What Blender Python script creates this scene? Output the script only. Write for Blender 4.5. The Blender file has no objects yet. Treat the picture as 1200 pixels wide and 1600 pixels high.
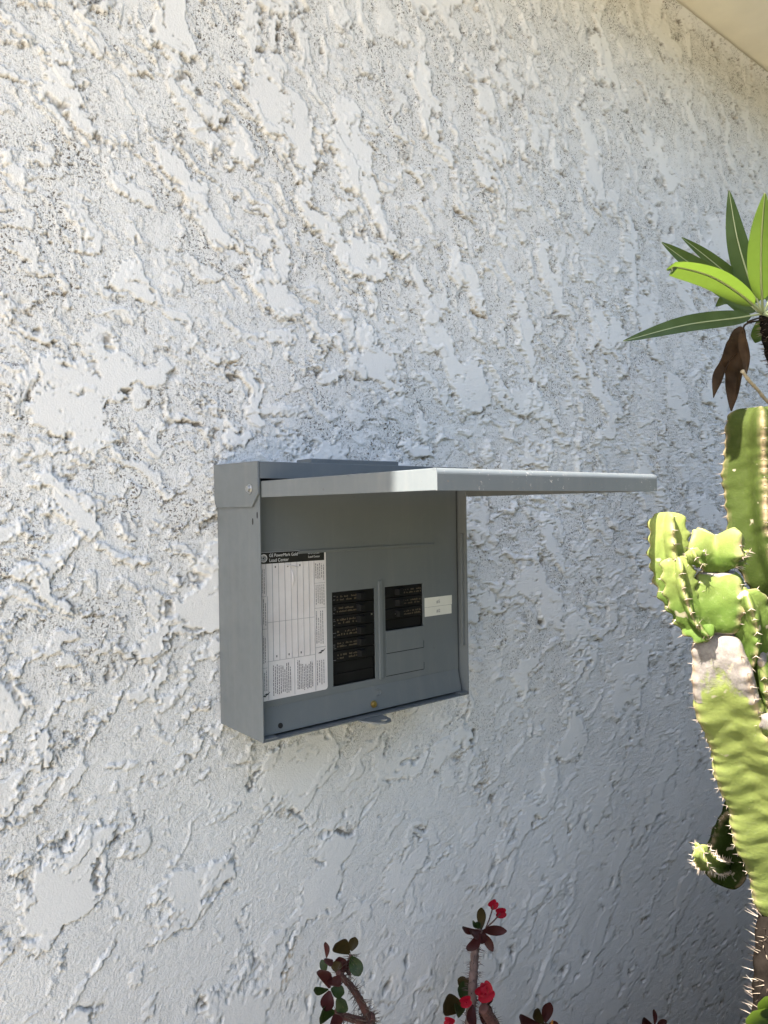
import bpy, bmesh, math, random
import numpy as np
from mathutils import Vector, Matrix

random.seed(7)
rng = np.random.default_rng(7)
SC = bpy.context.scene
COL = SC.collection
R_ = math.radians

# ------------------------------------------------------------------ camera, sky, sun, exposure
ZB = 1.28                                   # height of the panel's bottom above the ground
YAW, PITCH, ROLL, FPX = 0.6775, -0.0055, -0.0151, 1161.65
CAM = Vector((-0.4703, -0.9605, ZB + 0.2985))
_F = Vector((math.sin(YAW) * math.cos(PITCH), math.cos(YAW) * math.cos(PITCH), math.sin(PITCH)))
_R = Vector((math.cos(YAW), -math.sin(YAW), 0))
_U = _R.cross(_F)
_R, _U = _R * math.cos(ROLL) + _U * math.sin(ROLL), _U * math.cos(ROLL) - _R * math.sin(ROLL)
cam = bpy.data.cameras.new('camera')
cam.sensor_fit = 'VERTICAL'
cam.sensor_height = 36.0
cam.lens = FPX / 1600 * 36.0
cam.clip_start = 0.02
cam.clip_end = 500
co = bpy.data.objects.new('camera', cam)
COL.objects.link(co)
co.matrix_world = Matrix(((_R.x, _U.x, -_F.x, CAM.x), (_R.y, _U.y, -_F.y, CAM.y), (_R.z, _U.z, -_F.z, CAM.z), (0, 0, 0, 1)))
SC.camera = co

SUN_EL = 54.0
S_DIR = Vector((-math.cos(R_(SUN_EL)), -0.035, math.sin(R_(SUN_EL)))).normalized()
world = bpy.data.worlds.new('World')
SC.world = world
world.use_nodes = True
wn = world.node_tree.nodes
sky = wn.new('ShaderNodeTexSky')
sky.sky_type = 'NISHITA'
sky.sun_disc = False
sky.sun_elevation = R_(SUN_EL)
sky.sun_rotation = math.atan2(S_DIR.x, S_DIR.y)
sky.dust_density = 1.7
sky.ozone_density = 1.0
world.node_tree.links.new(sky.outputs[0], wn['Background'].inputs[0])
wn['Background'].inputs[1].default_value = 0.095
sun = bpy.data.lights.new('sun', 'SUN')
sun.energy = 5.0
sun.angle = R_(0.55)
sun.color = (1.0, 0.95, 0.86)
so = bpy.data.objects.new('sun', sun)
COL.objects.link(so)
so.rotation_euler = S_DIR.to_track_quat('Z', 'Y').to_euler()
so.location = (-3, -1, 6)
vs = SC.view_settings
vs.view_transform = 'Standard'
vs.look = 'None'
vs.gamma = 1.0
vs.use_curve_mapping = False
vs.exposure = 2.12
SC.cycles.max_bounces = 8
SC.cycles.diffuse_bounces = 4
SC.cycles.use_denoising = True


def at(u, v, k):
    """a point on the vertical plane k metres in front of the wall"""
    d = _F + _R * ((u - 600) / FPX) + _U * ((800 - v) / FPX)
    return CAM + d * ((-k - CAM.y) / d.y)


def mpp(p):
    return (p - CAM).dot(_F) / FPX


# ------------------------------------------------------------------ helpers
class NT:
    def __init__(s, m):
        m.use_nodes = True
        s.t = m.node_tree
        s.n = s.t.nodes
        s.p = s.n['Principled BSDF']

    def new(s, typ, **kw):
        q = s.n.new(typ)
        for k, v in kw.items():
            setattr(q, k, v)
        return q

    def l(s, a, b):
        s.t.links.new(a, b)

    def coords(s):
        return s.new('ShaderNodeTexCoord').outputs['Object']

    def noise(s, scale, detail=4, rough=.55, dist=0, vec=None):
        q = s.new('ShaderNodeTexNoise')
        q.inputs['Scale'].default_value = scale
        q.inputs['Detail'].default_value = detail
        q.inputs['Roughness'].default_value = rough
        q.inputs['Distortion'].default_value = dist
        s.l(vec if vec is not None else s.coords(), q.inputs['Vector'])
        return q.outputs['Fac']

    def ramp(s, fac, a, b, ca=(0, 0, 0, 1), cb=(1, 1, 1, 1)):
        q = s.new('ShaderNodeValToRGB')
        e = q.color_ramp.elements
        e[0].position, e[0].color = a, ca
        e[1].position, e[1].color = b, cb
        s.l(fac, q.inputs['Fac'])
        return q.outputs['Color']

    def mix(s, fac, a, b, mode='MIX'):
        q = s.new('ShaderNodeMix', data_type='RGBA', blend_type=mode)
        for i, val in ((0, fac), (6, a), (7, b)):
            if isinstance(val, (int, float)):
                q.inputs[i].default_value = val
            elif isinstance(val, tuple):
                q.inputs[i].default_value = val if len(val) == 4 else (*val, 1)
            else:
                s.l(val, q.inputs[i])
        return q.outputs[2]

    def math(s, op, a, b=None, clamp=False):
        q = s.new('ShaderNodeMath', operation=op, use_clamp=clamp)
        for i, val in ((0, a), (1, b)):
            if val is None:
                continue
            if isinstance(val, (int, float)):
                q.inputs[i].default_value = val
            else:
                s.l(val, q.inputs[i])
        return q.outputs[0]

    def attr(s, name):
        return s.new('ShaderNodeAttribute', attribute_name=name).outputs['Fac']

    def bump(s, h, strength, dist):
        q = s.new('ShaderNodeBump')
        q.inputs['Strength'].default_value = strength
        q.inputs['Distance'].default_value = dist
        s.l(h, q.inputs['Height'])
        s.l(q.outputs['Normal'], s.p.inputs['Normal'])
        return q


def mat(name, col, rough=.6, metal=0., var=.12, vscale=30., bump=0., bscale=200., spec=.5):
    m = bpy.data.materials.new(name)
    t = NT(m)
    t.p.inputs['Roughness'].default_value = rough
    t.p.inputs['Metallic'].default_value = metal
    t.p.inputs['Specular IOR Level'].default_value = spec
    f = t.noise(vscale)
    lo = tuple(c * (1 - var) for c in col)
    hi = tuple(min(1, c * (1 + var)) for c in col)
    t.l(t.ramp(f, .3, .7, (*lo, 1), (*hi, 1)), t.p.inputs['Base Color'])
    if bump:
        t.bump(t.noise(bscale, 3), bump, .001)
    return m


class MB:
    def __init__(s):
        s.v, s.f, s.at = [], [], {}

    def add(s, vs_, fs):
        o = len(s.v)
        s.v += [tuple(q) for q in vs_]
        s.f += [tuple(i + o for i in q) for q in fs]

    def box(s, x0, x1, y0, y1, z0, z1):
        s.add([(x, y, z) for z in (z0, z1) for y in (y0, y1) for x in (x0, x1)],
              [(0, 2, 3, 1), (4, 5, 7, 6), (0, 1, 5, 4), (2, 6, 7, 3), (0, 4, 6, 2), (1, 3, 7, 5)])

    def prism(s, pts, axis, a, b):
        """polygon pts extruded along axis from a to b"""
        n = len(pts)
        def pt(p, h):
            return {'x': (h, p[0], p[1]), 'y': (p[0], h, p[1]), 'z': (p[0], p[1], h)}[axis]
        s.add([pt(p, a) for p in pts] + [pt(p, b) for p in pts],
              [tuple(range(n)), tuple(range(2 * n - 1, n - 1, -1))] + [(i, i + n, (i + 1) % n + n, (i + 1) % n) for i in range(n)])

    def cyl(s, c, d, r, h, n=16, r2=None):
        d = Vector(d).normalized()
        q = d.to_track_quat('Z', 'Y')
        c = Vector(c)
        r2 = r if r2 is None else r2
        vs_ = [c + q @ Vector((r * math.cos(a), r * math.sin(a), 0)) for a in [2 * math.pi * i / n for i in range(n)]]
        vs_ += [c + q @ Vector((r2 * math.cos(a), r2 * math.sin(a), h)) for a in [2 * math.pi * i / n for i in range(n)]]
        s.add(vs_, [tuple(range(n - 1, -1, -1)), tuple(range(n, 2 * n))] + [(i, (i + 1) % n, (i + 1) % n + n, i + n) for i in range(n)])

    def cone(s, c, d, r, h, n=4):
        d = Vector(d).normalized()
        q = d.to_track_quat('Z', 'Y')
        c = Vector(c)
        vs_ = [c + q @ Vector((r * math.cos(a), r * math.sin(a), 0)) for a in [2 * math.pi * i / n for i in range(n)]] + [c + d * h]
        s.add(vs_, [(i, (i + 1) % n, n) for i in range(n)])

    def tube(s, pts, rads, n=8, cap=True):
        pts = [Vector(p) for p in pts]
        if isinstance(rads, (int, float)):
            rads = [rads] * len(pts)
        fr = frames(pts)
        vs_ = []
        for p, (a, b, t), r in zip(pts, fr, rads):
            vs_ += [p + a * (r * math.cos(w)) + b * (r * math.sin(w)) for w in [2 * math.pi * i / n for i in range(n)]]
        fs = []
        for j in range(len(pts) - 1):
            for i in range(n):
                fs.append((j * n + i, j * n + (i + 1) % n, (j + 1) * n + (i + 1) % n, (j + 1) * n + i))
        if cap:
            fs += [tuple(range(n - 1, -1, -1)), tuple(range((len(pts) - 1) * n, len(pts) * n))]
        s.add(vs_, fs)

    def build(s, name, m, parent=None, off=None, smooth=False, bevel=0., seg=2, loc=None):
        off = Vector(off) if off is not None else Vector((0, 0, 0))
        me = bpy.data.meshes.new(name)
        me.from_pydata([tuple(Vector(q) - off) for q in s.v], [], s.f)
        if bevel:
            bm = bmesh.new()
            bm.from_mesh(me)
            bmesh.ops.recalc_face_normals(bm, faces=bm.faces)
            bmesh.ops.bevel(bm, geom=[e for e in bm.edges if len(e.link_faces) == 2 and e.calc_face_angle(0) > .5], offset=bevel, segments=seg, affect='EDGES', profile=.6)
            bm.to_mesh(me)
            bm.free()
        for k, vals in s.at.items():
            a = me.attributes.new(k, 'FLOAT', 'POINT')
            a.data.foreach_set('value', np.asarray(vals, dtype=np.float32))
        me.materials.append(m)
        if smooth:
            me.polygons.foreach_set('use_smooth', [True] * len(me.polygons))
        me.update()
        return link(name, me, parent, loc)


def link(name, me, parent=None, loc=None):
    o = bpy.data.objects.new(name, me)
    COL.objects.link(o)
    if parent is not None:
        o.parent = parent
    if loc is not None:
        o.location = loc
    return o


def frames(pts):
    out = []
    n = len(pts)
    prev = None
    for i in range(n):
        t = (pts[min(i + 1, n - 1)] - pts[max(i - 1, 0)]).normalized()
        if prev is None:
            ref = Vector((0, -1, 0)) if abs(t.y) < .9 else Vector((1, 0, 0))
        else:
            ref = prev
        a = (ref - t * ref.dot(t)).normalized()
        b = t.cross(a)
        prev = a
        out.append((a, b, t))
    return out


def spline(pts, n):
    """Catmull-Rom through pts, n points"""
    P = [Vector(p) for p in pts]
    P = [P[0] * 2 - P[1]] + P + [P[-1] * 2 - P[-2]]
    out = []
    m = len(P) - 3
    for i in range(n):
        f = i / (n - 1) * m
        j = min(int(f), m - 1)
        t = f - j
        a, b, c, d = P[j:j + 4]
        out.append(.5 * ((2 * b) + (c - a) * t + (2 * a - 5 * b + 4 * c - d) * t * t + (3 * b - a - 3 * c + d) * t ** 3))
    return out


def thing(name, label, cat, loc=(0, 0, 0), group=None):
    o = bpy.data.objects.new(name, None)
    o.empty_display_size = .05
    COL.objects.link(o)
    o.location = loc
    o['label'] = label
    o['category'] = cat
    if group:
        o['group'] = group
    return o


def tag(o, label, cat, group=None):
    o['label'] = label
    o['category'] = cat
    if group:
        o['group'] = group
    return o


def text_mesh(s, size, align='LEFT'):
    c = bpy.data.curves.new('t', 'FONT')
    c.body = s
    c.size = size
    c.align_x = align
    c.resolution_u = 3
    o = bpy.data.objects.new('t', c)
    COL.objects.link(o)
    dg = bpy.context.evaluated_depsgraph_get()
    me = bpy.data.meshes.new_from_object(o.evaluated_get(dg))
    bpy.data.objects.remove(o)
    bpy.data.curves.remove(c)
    return me


# ------------------------------------------------------------------ noise in numpy
_perm = rng.permutation(256)
_perm = np.concatenate([_perm, _perm])
_ga = rng.uniform(0, 2 * np.pi, 256)
_gx, _gy = np.cos(_ga).astype(np.float32), np.sin(_ga).astype(np.float32)


def perlin(x, y, seed=0):
    x = x + seed * 17.31
    y = y + seed * 9.77
    xi, yi = np.floor(x).astype(np.int32), np.floor(y).astype(np.int32)
    xf, yf = (x - xi).astype(np.float32), (y - yi).astype(np.float32)
    u = xf * xf * xf * (xf * (xf * 6 - 15) + 10)
    v = yf * yf * yf * (yf * (yf * 6 - 15) + 10)
    xi &= 255
    yi &= 255
    def g(ix, iy, dx, dy):
        h = _perm[_perm[ix & 255] + (iy & 255)]
        return _gx[h] * dx + _gy[h] * dy
    a = g(xi, yi, xf, yf)
    b = g(xi + 1, yi, xf - 1, yf)
    c = g(xi, yi + 1, xf, yf - 1)
    d = g(xi + 1, yi + 1, xf - 1, yf - 1)
    p = a + u * (b - a)
    q = c + u * (d - c)
    return (p + v * (q - p)) * 1.5


def fbm(x, y, seed=0, oct=3, gain=.5):
    s, a = 0, 1
    for i in range(oct):
        s = s + a * perlin(x * 2 ** i, y * 2 ** i, seed + 3 * i)
        a *= gain
    return s


def sst(a, b, x):
    t = np.clip((x - a) / (b - a), 0, 1)
    return t * t * (3 - 2 * t)


# ------------------------------------------------------------------ the setting: ground
def sheet(name, x0, x1, y0, y1, z, m, nx=2, ny=2):
    mb = MB()
    for j in range(ny):
        for i in range(nx):
            mb.v.append((x0 + (x1 - x0) * i / (nx - 1), y0 + (y1 - y0) * j / (ny - 1), z))
    for j in range(ny - 1):
        for i in range(nx - 1):
            a = j * nx + i
            mb.f.append((a, a + 1, a + 1 + nx, a + nx))
    o = mb.build(name, m)
    o['kind'] = 'structure'
    return o


m_soil = mat('soil', (.10, .075, .055), .95, spec=.1, var=.5, vscale=18, bump=.6, bscale=60)
m_conc = mat('pale_concrete', (.58, .50, .39), .85, var=.15, vscale=5, bump=.3, bscale=90, spec=.15)
sheet('ground', -60, 60, -120, 8, -.02, mat('dry_grass_ground', (.13, .115, .06), .95, var=.35, vscale=2))
sheet('garden_bed', -.95, 8, -1.55, .0, 0.0, m_soil)
sheet('bounce_patio', -7, -.95, -6.0, .0, 0.004, m_conc)  # unseen pale slab, added to bounce light onto wall and box
sheet('bounce_path', -.95, 8, -3.5, -1.55, 0.004, m_conc)  # unseen pale strip, added and widened to bounce light up to the eave

# ------------------------------------------------------------------ the house: stucco wall, eave
SOF = ZB + 1.505
house = thing('house', 'white rough troweled stucco house wall under a cream painted eave', 'house', (0, 0, 0))


def stucco_material():
    m = bpy.data.materials.new('painted_stucco')
    t = NT(m)
    t.p.inputs['Roughness'].default_value = .72
    t.p.inputs['Specular IOR Level'].default_value = .35
    base = t.ramp(t.noise(3.0, 5), .3, .7, (.775, .76, .73, 1), (.835, .825, .795, 1))
    stain_shade = t.math('MULTIPLY', t.ramp(t.noise(14, 5, .65), .48, .68), t.attr('rim_shade'), True)
    c = t.mix(t.math('MULTIPLY', stain_shade, .9), base, (.50, .38, .22))  # tan stain, strongest on rims turned from the light to paint their shade
    # grime-filled pinholes in the rough skim, and painted shade in the crevices
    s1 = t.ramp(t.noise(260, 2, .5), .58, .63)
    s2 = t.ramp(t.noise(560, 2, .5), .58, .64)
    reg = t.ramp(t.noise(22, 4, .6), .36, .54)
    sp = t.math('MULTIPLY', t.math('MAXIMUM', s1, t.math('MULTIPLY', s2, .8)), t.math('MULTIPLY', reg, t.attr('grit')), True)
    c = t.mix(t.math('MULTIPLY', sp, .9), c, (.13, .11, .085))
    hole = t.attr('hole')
    c = t.mix(t.math('MULTIPLY', hole, .88), c, (.125, .098, .062))  # brown in the pits; in crevices under the rims it paints shade
    t.l(c, t.p.inputs['Base Color'])
    h = t.math('ADD', t.math('MULTIPLY', t.noise(420, 3, .6), t.math('ADD', t.math('MULTIPLY', t.attr('rough'), .8), .5)), t.math('MULTIPLY', sp, -.8))
    t.bump(h, .68, .0017)
    return m


def wall_heights(xs, zs):
    """skip-troweled stucco: fine granular skim with smooth knocked-down plates and flakes; metres"""
    X, Z = np.meshgrid(xs, zs)
    zl = Z - ZB
    w1, w2 = fbm(X * 14, Z * 14, 1, 2), fbm(X * 14, Z * 14, 5, 2)
    wx = X + .022 * w1 + .0045 * fbm(X * 85, Z * 85, 2, 2)
    wz = Z + .022 * w2 + .0045 * fbm(X * 85, Z * 85, 6, 2)
    zz = zl + .12 * perlin(X * 3, Z * 3, 9) + .10 * (X - .4)
    wA = sst(.30, .75, zz)
    wB = 1 - sst(-.10, .22, zz)
    wC = np.clip(1 - wA - wB, 0, 1)
    nrm = np.sqrt(wA ** 2 + wB ** 2 + wC ** 2)
    def dirn(ang, fa, fc, seed):
        c, s = math.cos(ang), math.sin(ang)
        return perlin((wx * c + wz * s) * fa, (-wx * s + wz * c) * fc, seed)
    def layer(fa, fc, seed):
        return (wA * dirn(R_(-56), fa, fc, seed) + wB * dirn(R_(44), fa, fc, seed + 1) + wC * dirn(R_(-18), fa * 1.2, fc, seed + 2)) / nrm
    calm = 1 - sst(-.40, .20, zz)           # the foot of the wall was rolled smoother
    rag = .10 * fbm(X * 135, Z * 135, 21, 3, .62)
    f1 = layer(6.4, 11, 30) + .42 * layer(17, 31, 40) + rag - .16 * perlin(X * 3.1, Z * 3.1, 33) - .055
    f2 = layer(19, 36, 50) + rag * 1.5 + .12 * perlin(X * 4.3, Z * 4.3, 57) - .12 * calm
    f3 = layer(44, 84, 60) + rag * 1.4 + .14 * perlin(X * 6.3, Z * 6.3, 67) - .25 * calm
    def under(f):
        """1 along the lower and right-hand rims of a plate, turned from the upper-left light"""
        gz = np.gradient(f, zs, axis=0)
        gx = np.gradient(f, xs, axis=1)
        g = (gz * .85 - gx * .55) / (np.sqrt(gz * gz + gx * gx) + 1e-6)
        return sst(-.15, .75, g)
    u1 = under(layer(6.4, 11, 30) + .42 * layer(17, 31, 40))
    u2 = under(layer(19, 36, 50))
    p1 = sst(.20, .235, f1)
    p2 = sst(.31, .35, f2)
    p3 = sst(.37, .42, f3) * (1 - p1)
    brk = sst(-.25, .30, fbm(X * 38, Z * 38, 101, 3, .6))
    amp = (.6 + .4 * sst(-.35, .35, perlin(X * 2.3, Z * 2.3, 80) + .35 * zl)) * (1 - .38 * calm)
    grain = fbm(X * 300, Z * 300, 70, 2, .6)
    lump = fbm(X * 90, Z * 90, 75, 2)
    rough = .00055 * grain + .00065 * lump * (1 - .5 * calm)
    plate = np.maximum(p1, p2 * .8)
    h = rough * (1 - .88 * plate) + .0006 * perlin(X * 9, Z * 9, 84)
    h = h + .0033 * amp * p1 * (1 + .3 * perlin(X * 12, Z * 12, 85))
    h = h + .0028 * amp * p2 * (1 - .5 * p1)
    h = h + .0022 * amp * p3
    # the trowel drags a curled lip up on the lower rims and tears a broken crevice under them
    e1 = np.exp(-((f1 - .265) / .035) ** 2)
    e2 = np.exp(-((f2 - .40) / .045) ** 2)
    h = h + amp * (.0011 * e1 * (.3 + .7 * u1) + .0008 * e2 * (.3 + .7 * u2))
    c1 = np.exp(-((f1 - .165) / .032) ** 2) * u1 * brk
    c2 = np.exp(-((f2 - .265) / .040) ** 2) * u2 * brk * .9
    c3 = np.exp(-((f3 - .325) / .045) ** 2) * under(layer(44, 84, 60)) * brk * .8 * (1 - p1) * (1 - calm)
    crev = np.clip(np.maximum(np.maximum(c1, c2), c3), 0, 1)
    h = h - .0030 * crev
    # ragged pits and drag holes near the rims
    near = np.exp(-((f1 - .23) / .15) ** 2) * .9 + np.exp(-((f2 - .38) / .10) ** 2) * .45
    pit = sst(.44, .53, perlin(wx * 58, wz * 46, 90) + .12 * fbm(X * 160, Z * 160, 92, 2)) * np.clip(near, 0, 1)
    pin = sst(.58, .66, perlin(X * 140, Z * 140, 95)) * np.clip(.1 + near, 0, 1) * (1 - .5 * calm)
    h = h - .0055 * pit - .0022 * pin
    rim_shade = np.clip(np.exp(-((f1 - .165) / .038) ** 2) * (.2 + .8 * u1) + .7 * np.exp(-((f2 - .27) / .045) ** 2) * (.2 + .8 * u2), 0, 1)
    hole = np.clip(np.maximum(np.maximum(pit, pin * .8) * (.35 + .65 * brk), crev * .85 * (1 - .55 * calm)), 0, 1)  # crevice term puts the rims' shade into the colour
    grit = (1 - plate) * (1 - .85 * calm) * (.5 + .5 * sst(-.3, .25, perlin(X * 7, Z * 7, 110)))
    return X, Z, h, grit, rim_shade, hole, 1 - plate


def nodes_1d(lo, hi, grow_lo, grow_hi, core):
    a, s = [], core[1] - core[0]
    x = core[0]
    while x > lo:
        s *= grow_lo
        x -= s
        a.append(max(x, lo))
    b, s = [], core[-1] - core[-2]
    x = core[-1]
    while x < hi:
        s *= grow_hi
        x += s
        b.append(min(x, hi))
    return np.array(a[::-1] + list(core) + b)


STEP = 2.0
xs_core = np.array([at(u, 800, 0).x for u in np.arange(-40, 1236, STEP)])
zs_core = np.concatenate([np.arange(ZB - 1.2, ZB - .34, .0027), np.arange(ZB - .34, ZB + .94, .0017), np.arange(ZB + .94, SOF - .006, .0026)])
xs = nodes_1d(-5, 7, 1.25, 1.25, xs_core)
zs = nodes_1d(-.05, SOF - .005, 1.25, 1.25, zs_core)
nx, nz = len(xs), len(zs)
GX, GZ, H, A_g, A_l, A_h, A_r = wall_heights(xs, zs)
# cove: the stucco rounds out to the soffit
H = H * np.clip((SOF - .005 - GZ) / .03, .15, 1) + .020 * np.clip(1 - (SOF - .005 - GZ) / .030, 0, 1) ** 2
V = np.stack([GX, -H, GZ], -1).reshape(-1, 3).astype(np.float32)
idx = np.arange(nx * nz).reshape(nz, nx)
Q = np.stack([idx[:-1, :-1], idx[:-1, 1:], idx[1:, 1:], idx[1:, :-1]], -1).reshape(-1, 4)
me = bpy.data.meshes.new('stucco_wall')
me.vertices.add(len(V))
me.vertices.foreach_set('co', V.ravel())
me.loops.add(Q.size)
me.loops.foreach_set('vertex_index', Q.ravel().astype(np.int32))
me.polygons.add(len(Q))
me.polygons.foreach_set('loop_start', np.arange(0, Q.size, 4, dtype=np.int32))
me.polygons.foreach_set('use_smooth', np.ones(len(Q), dtype=bool))
for nme, arr in (('rough', A_r), ('grit', A_g), ('rim_shade', A_l), ('hole', A_h)):
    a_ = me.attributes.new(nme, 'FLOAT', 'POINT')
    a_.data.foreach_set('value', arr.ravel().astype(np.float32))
me.update()
me.validate()
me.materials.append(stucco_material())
link('wall', me, house)
mb = MB()
mb.box(-5, 7, .012, .2, -.05, SOF - .002)
mb.build('wall_core', m_conc, house)

EAVE = .39
m_soffit = mat('cream_soffit_paint', (.90, .84, .68), .6, var=.05, vscale=9, bump=.25, bscale=70)
mb = MB()
mb.box(-5, 7, -EAVE, .3, SOF, SOF + .02)
mb.build('soffit', m_soffit, house, bevel=.002)
mb = MB()
mb.box(-5, 7, -EAVE - .022, -EAVE - .001, SOF - .018, SOF + .16)
mb.build('fascia', m_soffit, house, bevel=.003)
mb = MB()
mb.prism([(-EAVE - .06, SOF + .165), (4.0, SOF + 1.5), (4.0, SOF + 1.53), (-EAVE - .06, SOF + .195)], 'x', -5, 7)
mb.build('roof', mat('roof_felt', (.16, .14, .12), .9), house)

# ------------------------------------------------------------------ the electrical panel
W, HH, DD = .3714, .36, .1233
panel = thing('electrical_panel', 'grey metal electrical breaker panel on the stucco wall with its cover raised', 'electrical panel', (0, 0, ZB))


def paint(name, col=(.138, .153, .160), chips=0.):
    m = bpy.data.materials.new(name)
    t = NT(m)
    t.p.inputs['Roughness'].default_value = .42
    c = t.ramp(t.noise(7, 4), .3, .7, (*[q * .94 for q in col], 1), (*[q * 1.06 for q in col], 1))
    dust = t.ramp(t.noise(45, 5, .7), .52, .80)
    c = t.mix(t.math('MULTIPLY', dust, .10), c, (.26, .25, .22))
    mp = t.new('ShaderNodeMapping')
    mp.inputs['Scale'].default_value = (70, 70, 4)
    t.l(t.coords(), mp.inputs['Vector'])
    streak = t.ramp(t.noise(1.0, 4, .6, vec=mp.outputs[0]), .50, .78)
    c = t.mix(t.math('MULTIPLY', streak, .22), c, (.24, .235, .22))
    nick = t.math('MULTIPLY', t.ramp(t.noise(170, 3, .6), .70, .73), .5)
    c = t.mix(nick, c, (.09, .075, .06))
    if chips:
        ch = t.math('MULTIPLY', t.ramp(t.noise(230, 4, .65), .63, .68), t.ramp(t.noise(28, 3), .46, .62), True)
        c = t.mix(t.math('MULTIPLY', ch, chips), c, (.62, .56, .50))
        ch2 = t.math('MULTIPLY', t.ramp(t.noise(330, 3, .6), .66, .70), .6)
        c = t.mix(ch2, c, (.30, .20, .14))
    t.l(c, t.p.inputs['Base Color'])
    t.l(t.ramp(t.noise(60, 4), .3, .8, (.36, .36, .36, 1), (.56, .56, .56, 1)), t.p.inputs['Roughness'])
    t.bump(t.noise(900, 2), .12, .0003)
    return m


m_paint = paint('grey_enamel')
m_paint_worn = paint('worn_grey_enamel', chips=.8)
m_black = mat('black_plastic', (.008, .008, .008), .6, var=.3, spec=.2)
m_void = mat('dark_gap', (.01, .01, .01), .9)
m_zinc = mat('zinc_screw', (.62, .62, .60), .3, metal=1, var=.1)
m_brass = mat('brass_screw', (.55, .40, .16), .35, metal=1, var=.2, vscale=300)
T = .0016                                   # sheet metal

mb = MB()                                   # open tub: sides, back, floor with small front returns
mb.box(0, T, -DD, -.004, 0, HH - .001)
mb.box(W - T, W, -DD, -.004, 0, HH - .001)
mb.box(T, W - T, -.006, -.004, 0, HH - .001)
mb.box(T, W - T, -DD + .0006, -.0065, .0002, T)
enc = mb.build('enclosure', m_paint, panel, bevel=.0005)
mb = MB()                                   # bottom return lip
mb.box(T + .0004, .022, -DD + .0012, -DD + .016, T + .0004, .0042)
mb.build('corner_tab', m_paint, panel, bevel=.0004)
mb = MB()
mb.box(W - .018, W - T - .0004, -DD + .0012, -DD + .016, T + .0004, .0042)
mb.build('corner_tab', m_paint, panel, bevel=.0004)
mb = MB()
for yy, zz in ((-.105, .2834), (-.117, .2916)):
    mb.prism([(yy + .0013 * math.cos(a), zz + .0042 * math.sin(a)) for a in [2 * math.pi * i / 12 for i in range(12)]], 'x', -.0004, .0006)
mb.build('slot', m_void, panel)

# rain hood over the top, with a folded end cap each side
mb = MB()
mb.prism([(-.0045, HH + .0005), (-.006, HH - .002), (-DD + .0, HH - .002), (-DD + .0, .3385), (-DD - .0015, .3385), (-DD - .0015, HH + .0002)], 'x', .0004, W - .0004)
hood = mb.build('rain_hood', m_paint, panel, bevel=.0006)
for sx in (0, 1):
    x0, x1 = ((-.0035, -.0003) if sx == 0 else (W + .0003, W + .0035))
    mb = MB()
    mb.prism([(-.002, HH + .0022), (-.002, .312), (-.007, .3022), (-.1085, .3022), (-DD - .0018, .319), (-DD - .0018, HH + .0008)], 'x', x0, x1)
    cap = mb.build('end_cap', m_paint, hood, bevel=.0007)
    mb = MB()
    xx = -.0036 if sx == 0 else W + .0036
    dx = -1 if sx == 0 else 1
    mb.cyl((xx, -.1055, .3258), (dx, 0, 0), .0062, .0012, 20)
    mb.cyl((xx + dx * .0012, -.1055, .3258), (dx, 0, 0), .0046, .0034, 6, .0042)
    mb.build('hinge_screw', m_zinc, hood, bevel=.0003)
mb = MB()
mb.box(.126, .292, -.052, -.012, HH + .0008, HH + .0122)
mb.build('hub_plate', m_paint, panel, bevel=.0015)

# cover: a shallow pan, hinged at the hood and standing straight out
L0, L1, Z0, Z1 = -DD - .004, -.4535, .3142, .3350
RR = .006
mb = MB()
mb.box(.0008, W - .0008, L1 + RR + .0002, L0, Z1 - T, Z1)
cover = mb.build('cover', m_paint, panel, bevel=.0007)
mb = MB()
mb.box(.0006, .0006 + T, L1 + .0006, L0, Z0, Z1 - .0004)
mb.build('side_flange', m_paint, cover, bevel=.0005)
mb = MB()
mb.box(W - .0006 - T, W - .0006, L1 + .0006, L0, Z0, Z1 - .0004)
mb.build('side_flange', m_paint, cover, bevel=.0005)
mb = MB()
yo = L1 - .0014
prof = [(yo, Z0 - .0002)] + [(yo + RR - RR * math.cos(a), Z1 + .0004 - RR + RR * math.sin(a)) for a in np.linspace(0, math.pi / 2, 7)]
ri = RR - T
prof += [(yo + RR - ri * math.cos(a), Z1 + .0004 - RR + ri * math.sin(a)) for a in np.linspace(math.pi / 2, 0, 7)] + [(yo + T, Z0 - .0002)]
mb.prism(prof, 'x', .0003, W - .0003)
ff = mb.build('front_flange', m_paint_worn, cover)
ff['label'] = 'scuffed front flange with chipped paint'

# dead front: plate with two breaker windows, twist-outs, an embossed bead and a raised rib
YF = -DD + .018
xb = [.0022, .1222, .198, .2172, .2922, .3655]
zb_ = [.0395, .0493, .0493 + .0668, .1815, .336]
mb = MB()
def cell_open(i, j):
    return (i == 1 and j in (1, 2)) or (i == 3 and j == 2)
gv = {}
for j in range(5):
    for i in range(6):
        gv[i, j] = len(mb.v)
        mb.v.append((xb[i], YF, zb_[j]))
for j in range(4):
    for i in range(5):
        if not cell_open(i, j):
            mb.f.append((gv[i, j], gv[i + 1, j], gv[i + 1, j + 1], gv[i, j + 1]))
me = bpy.data.meshes.new('dead_front')
me.from_pydata(mb.v, [], mb.f)
bm = bmesh.new()
bm.from_mesh(me)
r = bmesh.ops.extrude_face_region(bm, geom=bm.faces[:])
for q in r['geom']:
    if isinstance(q, bmesh.types.BMVert):
        q.co.y += .002
bmesh.ops.recalc_face_normals(bm, faces=bm.faces)
bm.to_mesh(me)
bm.free()
me.materials.append(m_paint)
dead = link('dead_front', me, panel)
mb = MB()                                   # long bead
mb.prism([(.066, .2402), (.070, .2382), (.316, .2382), (.318, .2402), (.316, .2428), (.070, .2428)], 'y', YF - .0016, YF + .0005)
mb.build('bead', m_paint, dead, bevel=.0012)
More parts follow.
